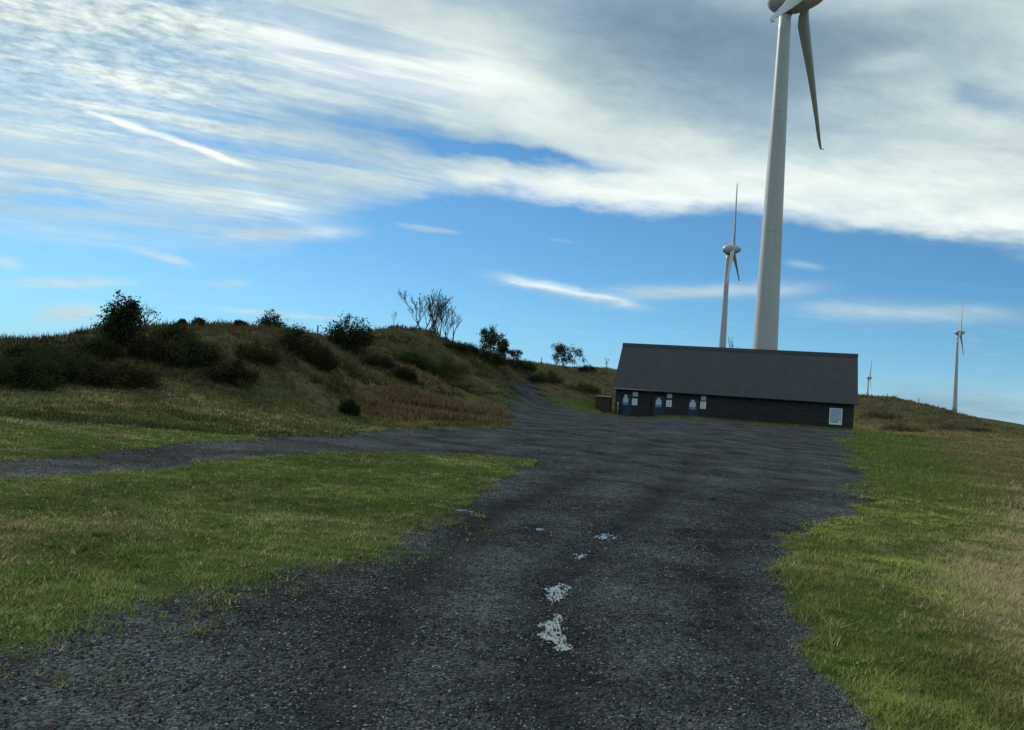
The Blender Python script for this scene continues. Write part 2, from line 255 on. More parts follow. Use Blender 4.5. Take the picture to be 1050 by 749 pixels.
SHRUBS = [
 ('bush', -16.94, 35.63, 1.67, 2.14, 'dark', 'bush', 'large dark leafy bush rising highest above the left ridge'),
 ('twiggy_shrub', -18.23, 40.85, 1.16, 1.37, 'bare', 'shrub', 'sparse twiggy shrub on the ridge just right of the largest dark bush'),
 ('bush', -14.39, 48.68, 1.56, 1.26, 'dark', 'bush', 'low spreading ridge bush with ragged twigs against the sky, left of a thin post'),
 ('bush', -11.21, 56.26, 2.84, 2.1, 'dark', 'bush', 'dense rounded dark bush on the shoulder where the left ridge drops'),
 ('scrub_tuft', -16.95, 42.15, 0.48, 0.43, 'dark', 'shrub', 'small scrub tuft on the ridge, first after the gap right of the large bush'),
 ('scrub_tuft', -16.46, 43.06, 0.65, 0.54, 'dark', 'shrub', 'tallest of the small scrub tufts along the left ridge top'),
 ('scrub_tuft', -15.65, 44.46, 0.5, 0.45, 'bare', 'shrub', 'thin twiggy scrub tuft on the ridge midway between the two bigger bushes'),
 ('scrub_tuft', -15.18, 45.69, 0.68, 0.34, 'dark', 'shrub', 'low scrub tuft on the ridge just left of the spreading bush'),
 ('broom_shrub', -16.5, 28.18, 2.46, 1.15, 'dark', 'shrub', 'broad dark scrub clump at the foot of the slope by the left picture edge'),
 ('broom_shrub', -16.28, 30.4, 2.6, 1.14, 'dark', 'shrub', 'wide dark scrub clump below and left of the large ridge bush'),
 ('broom_shrub', -14.08, 30.48, 2.21, 0.95, 'dull', 'shrub', 'dull low scrub at the slope foot straight below the large ridge bush'),
 ('broom_shrub', -15.04, 34.93, 1.88, 0.99, 'dull', 'shrub', 'dull brown scrub on mid slope right below the twiggy ridge shrub'),
 ('broom_shrub', -13.38, 34.81, 2.28, 1.32, 'dark', 'shrub', 'dark scrub clump in the hollow of the slope under the ridge tufts'),
 ('broom_shrub', -11.26, 33.71, 1.92, 0.92, 'dull', 'shrub', 'low brownish scrub at the slope foot left of the bracken'),
 ('broom_shrub', -11.2, 42.63, 1.87, 1.56, 'dark', 'shrub', 'dark scrub clump left below the dense rounded bush'),
 ('broom_shrub', -9.98, 43.05, 1.77, 1.15, 'dark', 'shrub', 'dark scrub lower down the slope beneath the dense rounded bush'),
 ('broom_shrub', -6.86, 35.83, 0.77, 0.64, 'dark', 'shrub', 'single small dark shrub standing in grass before the bracken'),
 ('broom_shrub', -5.53, 61.49, 4.8, 1.38, 'green', 'shrub', 'long green scrub patch on the slope below the bare trees'),
 ('broom_shrub', -4.59, 73.79, 3.32, 0.96, 'dark', 'shrub', 'dark hedge-like scrub just right of the bare trees'),
 ('broom_shrub', -2.31, 78.37, 3.7, 1.39, 'dark', 'shrub', 'dark scrub thicket under the tall leafy tree'),
 ('broom_shrub', 0.7, 94.81, 4.03, 1.34, 'dark', 'shrub', 'dark scrub strip running down right of the tall leafy tree'),
 ('broom_shrub', -6.73, 50.99, 1.82, 0.79, 'dull', 'shrub', 'low dull scrub on the slope above the left part of the bracken'),
 ('broom_shrub', 3.98, 92.44, 3.71, 1.2, 'green', 'shrub', 'greenish scrub right of the track where it climbs the hill'),
 ('broom_shrub', 8.05, 92.17, 3.7, 1.09, 'green', 'shrub', 'greenish scrub on the bank left above the dark storage box'),
 ('broom_shrub', 10.94, 119.91, 2.56, 0.99, 'dark', 'shrub', 'small dark bush on the skyline between leafy tree and lone sapling'),
 ('broom_shrub', -16.93, 33.81, 1.78, 0.89, 'dark', 'shrub', 'dark scrub patch on mid slope just below the large ridge bush'),
 ('broom_shrub', -15.47, 37.79, 1.92, 0.77, 'dark', 'shrub', 'dark scrub patch high on the slope beneath the first ridge tufts'),
 ('broom_shrub', -11.82, 38.25, 2.08, 0.85, 'dark', 'shrub', 'dark scrub patch on mid slope below the low spreading ridge bush'),
 ('broom_shrub', -18.51, 32.55, 2.64, 0.79, 'dark', 'shrub', 'dark scrub band high on the slope near the left picture edge'),
 ('broom_shrub', -8.68, 52.95, 2.28, 0.89, 'dark', 'shrub', 'dark scrub patch on the slope between rounded bush and bare trees'),
 ('broom_shrub', -7.55, 59.92, 2.42, 0.85, 'green', 'shrub', 'greenish low scrub straight below the bare hilltop trees'),
 ('broom_shrub', 45.9, 101.74, 4.47, 0.92, 'hill', 'shrub', 'low green scrub clump on the right hill nearest the building end'),
 ('broom_shrub', 42.0, 88.32, 4.6, 0.81, 'hill', 'shrub', 'dull green scrub clump low on the right hill left of a short post'),
 ('broom_shrub', 49.99, 90.97, 5.38, 0.73, 'hill', 'shrub', 'dull green scrub strip low on the right hill right of a short post')]
TREES = [
 ('bare_tree', -8.55, 75.9, 3.97, 4.16, 'bare', 'tree', 'bare hilltop tree with crown spread furthest left and some last leaves'),
 ('bare_tree', -7.87, 75.54, 3.05, 4.22, 'bare', 'tree', 'tallest bare hilltop tree with dark leaf clusters in its crown'),
 ('bare_tree', -7.28, 75.97, 2.35, 3.79, 'bare', 'tree', 'middle bare tree of the hilltop cluster with a straight dark stem'),
 ('bare_tree', -6.92, 77.08, 2.38, 3.66, 'bare', 'tree', 'bare tree in the hilltop cluster, second from its right end'),
 ('bare_tree', -6.13, 77.72, 2.58, 3.78, 'bare', 'tree', 'leafless tree at the right end of the hilltop cluster'),
 ('sapling', -10.64, 71.77, 0.86, 1.63, 'bare', 'tree', 'thin sapling standing alone left of the bare hilltop trees'),
 ('leafy_tree', -2.47, 88.57, 2.93, 3.24, 'leafy', 'tree', 'dark leafy tree with a pointed top right of the bare trees'),
 ('leafy_tree', -1.02, 92.06, 2.06, 2.61, 'leafy', 'tree', 'smaller round-crowned tree touching the pointed leafy tree'),
 ('leafy_tree', 0.37, 109.0, 1.93, 1.67, 'leafy', 'tree', 'lowest dark tree just right of the round-crowned tree'),
 ('leafy_tree', 8.0, 116.46, 4.96, 3.72, 'leafy', 'tree', 'wide leafy tree alone on the skyline above the gravel track'),
 ('sapling', 14.45, 124.48, 1.48, 2.22, 'bare', 'tree', 'lone bare sapling beside the left end of the dark roof')]
def base_plane(x,y):
    t=np.asarray(y,float)
    lo=-0.0566*25*np.tanh(np.maximum(-t,0)/25)
    hi=0.0566*np.where(t<60,t,60+25*np.tanh((t-60)/25))
    return np.where(t<0,lo,hi)
def _uv(x,y):
    r=np.maximum(np.hypot(x,y),.5)
    return np.degrees(np.arctan2(x,y))/7.0, np.log(r)*4.0, r
def _ker(d2):
    return .5*d2*np.log(d2+1e-9)
def tps_fit(P):
    u,v,r=_uv(P[:,0],P[:,1]); q=(P[:,2]-base_plane(P[:,0],P[:,1]))/r
    n=len(P); K=_ker((u[:,None]-u)**2+(v[:,None]-v)**2)+np.eye(n)*.02
    A=np.zeros((n+3,n+3)); A[:n,:n]=K; B=np.c_[np.ones(n),u,v]; A[:n,n:]=B; A[n:,:n]=B.T
    w=np.linalg.solve(A,np.r_[q,0,0,0]); return u,v,w
TPS=tps_fit(CP)
def height_smooth(x,y):
    x=np.asarray(x,float); y=np.asarray(y,float)
    sh=x.shape; x=x.ravel(); y=y.ravel()
    u,v,r=_uv(x,y); out=np.zeros(len(x)); U,V,W=TPS
    for a in range(0,len(x),20000):
        s=slice(a,a+20000)
        k=_ker((u[s,None]-U)**2+(v[s,None]-V)**2)
        out[s]=k@W[:-3]+W[-3]+W[-2]*u[s]+W[-1]*v[s]
    az=np.abs(np.degrees(np.arctan2(x,y)))
    f=np.clip((70-az)/18,0,1); f=f*f*(3-2*f)
    g=np.clip((r-8)/8,0,1); g=g*g*(3-2*g)
    far=np.clip((3200-r)/1200,0,1)
    return (base_plane(x,y)+r*out*f*g*far).reshape(sh)
def hsh(i,j,s=0):
    v=np.sin(i*127.1+j*311.7+s*74.7)*43758.5453
    return v-np.floor(v)
def vnoise(x,y,s=0):
    i=np.floor(x);j=np.floor(y);a=x-i;b=y-j;a=a*a*(3-2*a);b=b*b*(3-2*b)
    return (hsh(i,j,s)*(1-a)+hsh(i+1,j,s)*a)*(1-b)+(hsh(i,j+1,s)*(1-a)+hsh(i+1,j+1,s)*a)*b
def fbm(x,y,s=0,o=4):
    t=0;amp=.5;n=0
    for k in range(o):
        t=t+amp*vnoise(x*2**k+k*17.3,y*2**k-k*9.1,s+k);n+=amp;amp*=.5
    return t/n
def poly_sd(x,y,P):
    """signed distance to a polygon, positive inside"""
    x=np.asarray(x,float);y=np.asarray(y,float)
    d=np.full(x.shape,1e18);ins=np.zeros(x.shape,bool);n=len(P)
    for k in range(n):
        ax,ay=P[k];bx,by=P[(k+1)%n];ex,ey=bx-ax,by-ay
        t=np.clip(((x-ax)*ex+(y-ay)*ey)/(ex*ex+ey*ey+1e-12),0,1)
        d=np.minimum(d,(x-ax-t*ex)**2+(y-ay-t*ey)**2)
        if ey!=0:
            c=((ay>y)!=(by>y))&(x<ex*(y-ay)/ey+ax); ins^=c
    d=np.sqrt(d); return np.where(ins,d,-d)
# ---------------------------------------------------------------- ground
def sm(v, a, b):
    t = np.clip((v-a)/(b-a), 0, 1); return t*t*(3-2*t)
RUT = [(.2, -10), (.45, 3), (.59, 7.7), (.69, 9.1), (1.13, 11.0), (1.6, 12.5), (2.9, 16), (5.2, 24), (9, 38)]
RUT2 = [(-1.3, -10), (-1.05, 3), (-.9, 7.7), (-.8, 9.1), (-.5, 11.5), (.0, 14), (1.3, 18), (3.4, 25), (7, 38)]
RUT3 = [(2.0, 5.0), (2.3, 8), (2.9, 11), (4.3, 15), (8, 23), (13, 38), (17, 52)]
def line_d(x, y, P):
    d = np.full(np.shape(x), 1e9)
    for (ax, ay), (bx, by) in zip(P[:-1], P[1:]):
        ex, ey = bx-ax, by-ay; t = np.clip(((x-ax)*ex+(y-ay)*ey)/(ex*ex+ey*ey), 0, 1)
        d = np.minimum(d, np.hypot(x-ax-t*ex, y-ay-t*ey))
    return d
def gravel_sd(x, y):
    r = np.hypot(x, y)
    a = np.clip(.25+.035*r, .3, 1.8)
    n = (fbm(x*1.1, y*1.1, 3, 4)-.5)*1.6*a + (fbm(x*.35, y*.35, 5, 3)-.5)*1.2*a + (fbm(x*5, y*5, 9, 2)-.5)*.35
    pad = sm(np.hypot(x-21, y-78), 16, 11)
    return poly_sd(x, y, GRAVEL) + n*(1-.7*pad)
def ground_fields(x, y):
    x = np.asarray(x, float); y = np.asarray(y, float)
    z0 = height_smooth(x, y); bp = base_plane(x, y); r = np.hypot(x, y)
    sd = gravel_sd(x, y)
    soft = np.where((x < .3) & (y < 13.5), .95, .22)
    gm = sm(sd, -soft, soft)
    hill = sm(np.abs(z0-bp), .35, 2.2)*sm(r, 20, 32)
    core = sm(poly_sd(x, y, GRAVEL), -1, .6)
    hill = hill*(1-.85*core)
    dist = np.maximum(-sd, 0)
    dryR = 1.08*sm(dist, .9+.05*y, 2.3+.13*y)*(x > 0)
    dryL = np.where(x <= 0,   .22*sm(fbm(x*.75, y*1.6, 21, 4), .52, .66)+.30*sm(r, 24, 30), 0)
    patch = fbm(x*.45, y*.45, 31, 4)
    dry = np.clip(np.maximum(dryR, dryL)*(.45+1.1*patch)+.12*sm(patch, .55, .7), 0, 1)
    dry = np.where(hill > .3, np.clip(dry*(1-hill)+hill*(.25+.95*fbm(x*.22, y*.22, 41, 4)), 0, 1), dry)
    br = np.exp(-(((x+4.5)/4.5)**2+((y-46)/8.5)**2)**2)*sm(fbm(x*.35, y*.35, 51, 4), .38, .62)*(1-gm)
    return z0, gm, hill, dry, np.clip(br, 0, 1), sd, r
def height(x, y, f=None):
    x = np.asarray(x, float); y = np.asarray(y, float)
    z0, gm, hill, dry, br, sd, r = f if f else ground_fields(x, y)
    rut = -.035*(np.exp(-(line_d(x, y, RUT)/.26)**2)+.8*np.exp(-(line_d(x, y, RUT2)/.26)**2)+.5*np.exp(-(line_d(x, y, RUT3)/.26)**2))
    near = sm(r, 60, 25)
    dz = gm*(rut+.05*(fbm(x*.9, y*.9, 61, 3)-.5)+.022*near*(fbm(x*6, y*6, 62, 3)-.5))
    dz = dz+(1-gm)*(.05+.12*(fbm(x*.8, y*.8, 63, 3)-.5)+.05*near*(fbm(x*4, y*4, 64, 2)-.5))
    dz = dz+hill*sm(r, 400, 150)*(1.1*(fbm(x*.20, y*.20, 65, 3)-.5)+.6*(fbm(x*.75, y*.75, 66, 3)-.5))
    pad = sm(np.hypot((x-22)*.75, y-80), 12, 9)
    return z0+dz*(1-.8*pad)
def H1(x, y): return float(height(np.array([x]), np.array([y]))[0])

def ground_mat():
    m, g, b = new_mat('ground_mix'); P = g.new('ShaderNodeNewGeometry').outputs['Position']
    gv, dr, br, hl = (g.attr(k) for k in ('gravel', 'dry', 'bracken', 'hill'))
    n1 = g.noise(P, .6, 5, .6); n2 = g.noise(P, 4.0, 4, .6); n3 = g.noise(P, 28.0, 3, .6)
    # grass floor
    k = g.lin(g.add(g.mul(n2, .6), g.mul(n3, .4)), .35, .65)
    green = g.mix(k, (.020, .032, .010), (.060, .085, .022))
    tan = g.mix(k, (.075, .062, .030), (.19, .155, .080))
    far = g.mix(g.step(n1, .40, .62), (.022, .026, .013), (.066, .058, .032))
    c = g.mix(dr, green, tan); c = g.mix(g.mul(hl, .65), c, far)
    c = g.mix(g.mul(br, .5), c, g.mix(k, (.04, .026, .012), (.095, .058, .026)))
    # gravel
    vo = g.new('ShaderNodeTexVoronoi'); g.l.new(P, vo.inputs['Vector']); vo.inputs['Scale'].default_value = 34.0
    vo2 = g.new('ShaderNodeTexVoronoi'); g.l.new(P, vo2.inputs['Vector']); vo2.inputs['Scale'].default_value = 15.0
    vr, vg_, vb = g.sep(vo.outputs['Color'])
    v2r, _, _ = g.sep(vo2.outputs['Color'])
    st = g.mix(vr, (.0155, .0190, .0215), (.066, .075, .082)); st = g.mix(g.step(vg_, .88, .96), st, (.075, .085, .09)); st = g.mix(g.step(vb, .9, .97), st, (.040, .024, .023))
    pk = g.lin(g.add(g.mul(n1, .65), g.mul(n2, .35)), .38, .62, .45, 1.6); st = g.mix(1.0, st, g.xyz(pk, pk, pk), 'MULTIPLY')
    st = g.mix(1.0, st, g.mix(v2r, (.75, .75, .75), (1.2, 1.2, 1.2)), 'MULTIPLY')
    lane = g.attr('lane'); st = g.mix(g.m('MINIMUM', g.mul(lane, .62), .9), st, (.0115, .013, .015))
    edge = g.step(g.add(gv, g.mul(g.sub(n3, .5), .9), g.mul(g.sub(n2, .5), .7)), .40, .60)
    c = g.mix(edge, c, st)
    g.l.new(c, b.inputs['Base Color'])
    wet = g.step(n1, .42, .60); rg = g.add(.62, g.mul(wet, -.10), g.mul(g.sub(1.0, edge), .3))
    g.l.new(rg, b.inputs['Roughness'])
    g.l.new(g.lin(edge, 0, 1, .03, .05), b.inputs['Specular IOR Level'])
    hgt = g.add(g.mul(g.mul(edge, vo.outputs['Distance']), -.9), g.mul(n3, .6), g.mul(n2, .8))
    bp = g.new('ShaderNodeBump'); bp.inputs['Strength'].default_value = .75; bp.inputs['Distance'].default_value = .03
    g.l.new(hgt, bp.inputs['Height']); g.l.new(bp.outputs[0], b.inputs['Normal'])
    df = g.new('ShaderNodeBsdfDiffuse'); g.l.new(c, df.inputs[0]); df.inputs[1].default_value = .6; g.l.new(bp.outputs[0], df.inputs['Normal'])
    ms = g.new('ShaderNodeMixShader'); ms.inputs[0].default_value = .88; g.l.new(b.outputs[0], ms.inputs[1]); g.l.new(df.outputs[0], ms.inputs[2]); g.l.new(ms.outputs[0], g.n['Material Output'].inputs[0])
    return m
M_ground = ground_mat()

def build_ground():
    az = np.concatenate([np.arange(-46, 46, .16), np.linspace(46, 314, 110)[:-1]])
    rr = np.concatenate([[.6, 1.2, 2.0, 2.8], np.geomspace(3.4, 60, 330), np.geomspace(60, 200, 150)[1:], np.geomspace(200, 9000, 70)[1:]])
    A, Rr = np.meshgrid(np.radians(az), rr, indexing='ij'); X = (Rr*np.sin(A)).ravel(); Y = (Rr*np.cos(A)).ravel()
    f = ground_fields(X, Y); Z = height(X, Y, f)
    na, nr = len(az), len(rr)
    V = np.c_[X, Y, Z]; V = np.vstack([V, [0, 0, Z[::nr].mean()]])
    i = np.arange(na)[:, None]*nr; j = np.arange(nr-1)[None, :]; i2 = (((np.arange(na)+1) % na)*nr)[:, None]
    Q = np.stack([i+j, i+j+1, i2+j+1, i2+j], -1).reshape(-1, 4)[:, ::-1]
    T = np.stack([np.full(na, na*nr), np.arange(na)*nr, ((np.arange(na)+1) % na)*nr], -1)[:, ::-1]
    at = dict(gravel=f[1], dry=f[3], bracken=f[4], hill=f[2])
    at['lane'] = np.exp(-(line_d(X, Y, RUT)/.42)**2)+np.exp(-(line_d(X, Y, RUT2)/.42)**2)+.7*np.exp(-(line_d(X, Y, RUT3)/.42)**2)
    for px_, py_, rr_ in ((.6, 7.7, .45), (.69, 9.1, .5), (1.13, 11.05, .4), (1.6, 12.5, .5), (.57, 12.5, .4)): at['lane'] = np.maximum(at['lane'], 1.3*np.exp(-(np.hypot((X-px_)*1.6, (Y-py_)*.7)/rr_)**2))
    at['lane'] = at['lane']*(1-.6*sm(Y, 14, 26))
    at = {k: np.r_[v, v[0] if k != 'gravel' else 1.0] for k, v in at.items()}
    isg = at['gravel'][Q].mean(1) > .5
    def part(name, quads, tris):
        used = np.unique(np.concatenate([quads.ravel(), tris.ravel()])); mp = np.full(len(V), -1); mp[used] = np.arange(len(used))
        fl = [mp[quads]] + ([mp[tris]] if len(tris) else [])
        o = mesh_np(name, V[used], fl, M_ground, smooth=True, attrs={k: v[used] for k, v in at.items()})
        return tag(o, kind='structure')
    part('ground', Q[~isg], np.zeros((0, 3), int)); part('gravel_road', Q[isg], T)
build_ground()

# ---------------------------------------------------------------- puddles
WET = ((.6, 7.7, .4), (.69, 9.1, .45), (1.13, 11.05, .35), (1.6, 12.5, .45), (.57, 12.5, .35))
def puddle(x, y, lx, ly, ang, thr, seed):
    n = 90; u = np.linspace(-1, 1, n); U, Vv = np.meshgrid(u, u, indexing='ij')
    ca, sa = math.cos(ang), math.sin(ang)
    X = x+(U*lx)*ca-(Vv*ly)*sa; Y = y+(U*lx)*sa+(Vv*ly)*ca
    rad = np.sqrt(U**2+Vv**2)
    fld = (1-rad)*.9+(fbm(X*8, Y*4, seed, 3)-.5)*.9+(fbm(X*38, Y*17, seed+1, 3)-.5)*1.0
    ok = fld > thr
    h = height(X.ravel(), Y.ravel())
    a, b = 0.0, .0566                                  # flat water, following the lane's fall in small steps
    lev = np.quantile(h, .5)
    Z = lev + .000 + b*(Y-y)
    i = np.arange(n-1)[:, None]*n; j = np.arange(n-1)[None, :]
    Q = np.stack([i+j, i+n+j, i+n+j+1, i+j+1], -1).reshape(-1, 4)
    k = ok.ravel()[Q].all(1); Q = Q[k]; used = np.unique(Q); mp = np.full(n*n, -1); mp[used] = np.arange(len(used))
    o = mesh_np('puddle', np.c_[X.ravel(), Y.ravel(), Z.ravel()][used], mp[Q], M_water)
    tag(o, kind='structure')
m, g, b = new_mat('rain_water'); b.inputs['Base Color'].default_value = (.035, .038, .04, 1); b.inputs['Roughness'].default_value = .07; b.inputs['IOR'].default_value = 2.5; b.inputs['Specular IOR Level'].default_value = 1.0
nz = g.noise(g.new('ShaderNodeNewGeometry').outputs['Position'], 16.0, 3); bp = g.new('ShaderNodeBump'); bp.inputs['Strength'].default_value = .45; bp.inputs['Distance'].default_value = .01; g.l.new(nz, bp.inputs['Height']); g.l.new(bp.outputs[0], b.inputs['Normal'])
M_water = m
puddle(.60, 7.70, .18, .60, 0.0, .08, 101); puddle(.69, 9.1, .24, .85, -.1, .36, 102); puddle(1.13, 11.05, .18, .5, -.3, .46, 103)
puddle(1.6, 12.5, .35, .6, -.35, .46, 104); puddle(.57, 12.5, .36, .4, 0, .66, 105); puddle(-.64, 13.7, .45, .6, 0, .66, 106)

# ---------------------------------------------------------------- loose stones, grass
rng = np.random.default_rng(7)
def polar(n, r0, r1, a0, a1, p=0.0):
    a = np.radians(rng.uniform(a0, a1, n)); u = rng.random(n)
    r = np.exp(np.log(r0)+(np.log(r1)-np.log(r0))*u) if p == 0 else (r0**p+(r1**p-r0**p)*u)**(1/p)
    return r*np.sin(a), r*np.cos(a), r
def stones():
    N = 250000
    x, y, r = polar(N, 3.8, 60, -42, 42)
    f = ground_fields(x, y); lane = np.exp(-(line_d(x, y, RUT)/.24)**2)+np.exp(-(line_d(x, y, RUT2)/.24)**2)+.7*np.exp(-(line_d(x, y, RUT3)/.24)**2)
    wetp = np.zeros(N)
    for px_, py_, rr_ in WET: wetp = np.maximum(wetp, np.exp(-(np.hypot((x-px_)*1.7, (y-py_)*.6)/rr_)**2))
    keep = rng.random(N) < np.clip(f[1]*1.1, 0, 1)*(1-.65*np.clip(lane, 0, 1)*(1-wetp))*(.35+.65*sm(fbm(x*.8, y*.8, 70, 3), .3, .6))*sm(r, 62, 16)
    x, y, r, wetp = x[keep], y[keep], r[keep], wetp[keep]; f = tuple(k[keep] for k in f); z = height(x, y, f); N = len(x)
    s = .0050+.0095*rng.random(N)**2.2; s *= np.clip(r/10, 1.0, 1.3); big = rng.random(N) < .012; s[big] *= 1.9
    base = np.array([[1, 0, 0], [-1, 0, 0], [0, 1, 0], [0, -1, 0], [0, 0, 1], [0, 0, -1]], float)
    V = base[None]*(1+.35*(rng.random((N, 6, 1))-.5)) + .30*(rng.random((N, 6, 3))-.5)
    V *= (s[:, None]*rng.uniform(.6, 1.35, (N, 3)))[:, None, :]*np.array([1, 1, .75])
    th = rng.uniform(0, 6.283, N); c, q = np.cos(th), np.sin(th); t2 = rng.normal(0, .5, N); c2, q2 = np.cos(t2), np.sin(t2)
    X = V[..., 0]*c2[:, None]-V[..., 2]*q2[:, None]; Z = V[..., 0]*q2[:, None]+V[..., 2]*c2[:, None]
    Xr = X*c[:, None]-V[..., 1]*q[:, None]; Yr = X*q[:, None]+V[..., 1]*c[:, None]
    V = np.stack([Xr+x[:, None], Yr+y[:, None], Z+(z+s*.15+.006*wetp)[:, None]], -1)
    F0 = np.array([[0, 2, 4], [2, 1, 4], [1, 3, 4], [3, 0, 4], [2, 0, 5], [1, 2, 5], [3, 1, 5], [0, 3, 5]])
    F = (np.arange(N)[:, None, None]*6+F0).reshape(-1, 3)
    k = rng.random(N)[:, None]; col = np.array([.0135, .0165, .0185])*(1-k**1.7)+np.array([.17, .19, .20])*k**1.7
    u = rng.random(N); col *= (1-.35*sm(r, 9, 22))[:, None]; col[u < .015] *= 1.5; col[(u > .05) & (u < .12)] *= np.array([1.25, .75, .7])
    o = mesh_np('loose_stones', V.reshape(-1, 3), F, M_stone, cols=np.repeat(col, 6, 0)); tag(o, 'dark wet gravel stones scattered over the track surface', 'gravel', kind='stuff')
m, g, b = new_mat('wet_stone'); g.l.new(g.attr('col', 'Color'), b.inputs['Base Color']); b.inputs['Roughness'].default_value = .6; b.inputs['Specular IOR Level'].default_value = .07; M_stone = m
stones()

def blades(name, x, y, z, h, w, col, per, spread, lean, mat, label, cat):
    n = len(x); N = n*per
    X = np.repeat(x, per)+rng.normal(0, 1, N)*np.repeat(spread, per); Y = np.repeat(y, per)+rng.normal(0, 1, N)*np.repeat(spread, per)
    Z = np.repeat(z, per); hh = np.repeat(h, per)*rng.uniform(.45, 1.15, N); ww = np.repeat(w, per)*rng.uniform(.6, 1.3, N)
    a = rng.uniform(0, 6.283, N); dx, dy = np.cos(a)*ww, np.sin(a)*ww
    lx, ly = rng.normal(0, lean, N)*hh+.12*hh, rng.normal(0, lean, N)*hh
    V = np.empty((N, 3, 3)); V[:, 0] = np.c_[X-dx, Y-dy, Z-.02]; V[:, 1] = np.c_[X+dx, Y+dy, Z-.02]; V[:, 2] = np.c_[X+lx, Y+ly, Z+hh]
    c = np.repeat(col, per, 0)*rng.uniform(.7, 1.3, (N, 1))
    o = mesh_np(name, V.reshape(-1, 3), np.arange(N*3).reshape(-1, 3), mat, cols=np.repeat(c, 3, 0))
    return tag(o, label, cat, kind='stuff')
M_grass = leaf_mat('grass_blades', .42, .7, .06)
M_dryg = leaf_mat('hill_grass_blades', .22, .8, .04)
def mixc(a, b, t): return np.asarray(a)*(1-t[:, None])+np.asarray(b)*t[:, None]
def lawn():
    N = 190000
    x, y, r = polar(N, 4.2, 34, -46, 46)
    f = ground_fields(x, y); gm = f[1]; pr = np.clip(1-gm*1.08, 0, 1)
    weeds = sm(fbm(x*1.6, y*1.6, 71, 3), .55, .68)*.25*(x < .2)*(y < 13)
    dens = .35+.65*sm(fbm(x*1.1, y*1.1, 72, 3), .3, .55)
    keep = rng.random(N) < np.maximum(pr*dens, weeds*sm(f[5], 1.3, .1)*.8)
    x, y, r = x[keep], y[keep], r[keep]; f = tuple(k[keep] for k in f); z = height(x, y, f); n = len(x)
    dry = np.clip(f[3]*.92+rng.normal(0, .26, n), 0, 1)
    h = (.020+.036*rng.random(n)**1.5)*(.35+1.5*fbm(x*2.2, y*2.2, 73, 3))*(1+.7*dry)
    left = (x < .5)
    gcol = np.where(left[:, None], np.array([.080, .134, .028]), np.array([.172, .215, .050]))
    pk = sm(fbm(x*.7, y*.7, 74, 3), .35, .65)
    gcol = gcol*((.65+.6*pk)*(.55+.9*fbm(x*3.2, y*3.2, 75, 2)))[:, None]; tall = rng.random(n) < .05*(1+2*dry); h = np.where(tall, h*np.where(left, 1.4, 1.9), h)*np.where(left, .72, 1.0)
    col = gcol*(1-dry[:, None])+np.array([.38, .33, .19])*dry[:, None]
    big = np.where(rng.random(n) < .010)[0]; big = np.repeat(big, 9); nb = len(big)          # coarse tussocks standing out of the turf
    x = np.r_[x, x[big]+rng.normal(0, .05, nb)]; y = np.r_[y, y[big]+rng.normal(0, .05, nb)]; z = np.r_[z, z[big]]; r = np.r_[r, r[big]]
    h = np.r_[h, .045+.055*rng.random(nb)]; t_ = rng.random(nb)[:, None]*.6; col = np.vstack([col, col[big]*(1-t_)*.8+np.array([.19, .175, .075])*t_])
    st = np.where((rng.random(n) < .035) & (dry > .4) & (x[:n] > 2))[0]; x = np.r_[x, x[st]]; y = np.r_[y, y[st]]; z = np.r_[z, z[st]]; r = np.r_[r, r[st]]; h = np.r_[h, (.07+.09*rng.random(len(st)))]; col = np.vstack([col, np.tile([.32, .28, .15], (len(st), 1))])
    w = np.clip(.0028+.0005*r, .004, .024)
    blades('lawn_grass', x, y, z, h, w, col, 5, np.clip(.014+.0018*r, .018, .07), .75, M_grass, 'short tufted grass growing beside the gravel track', 'grass')
lawn()
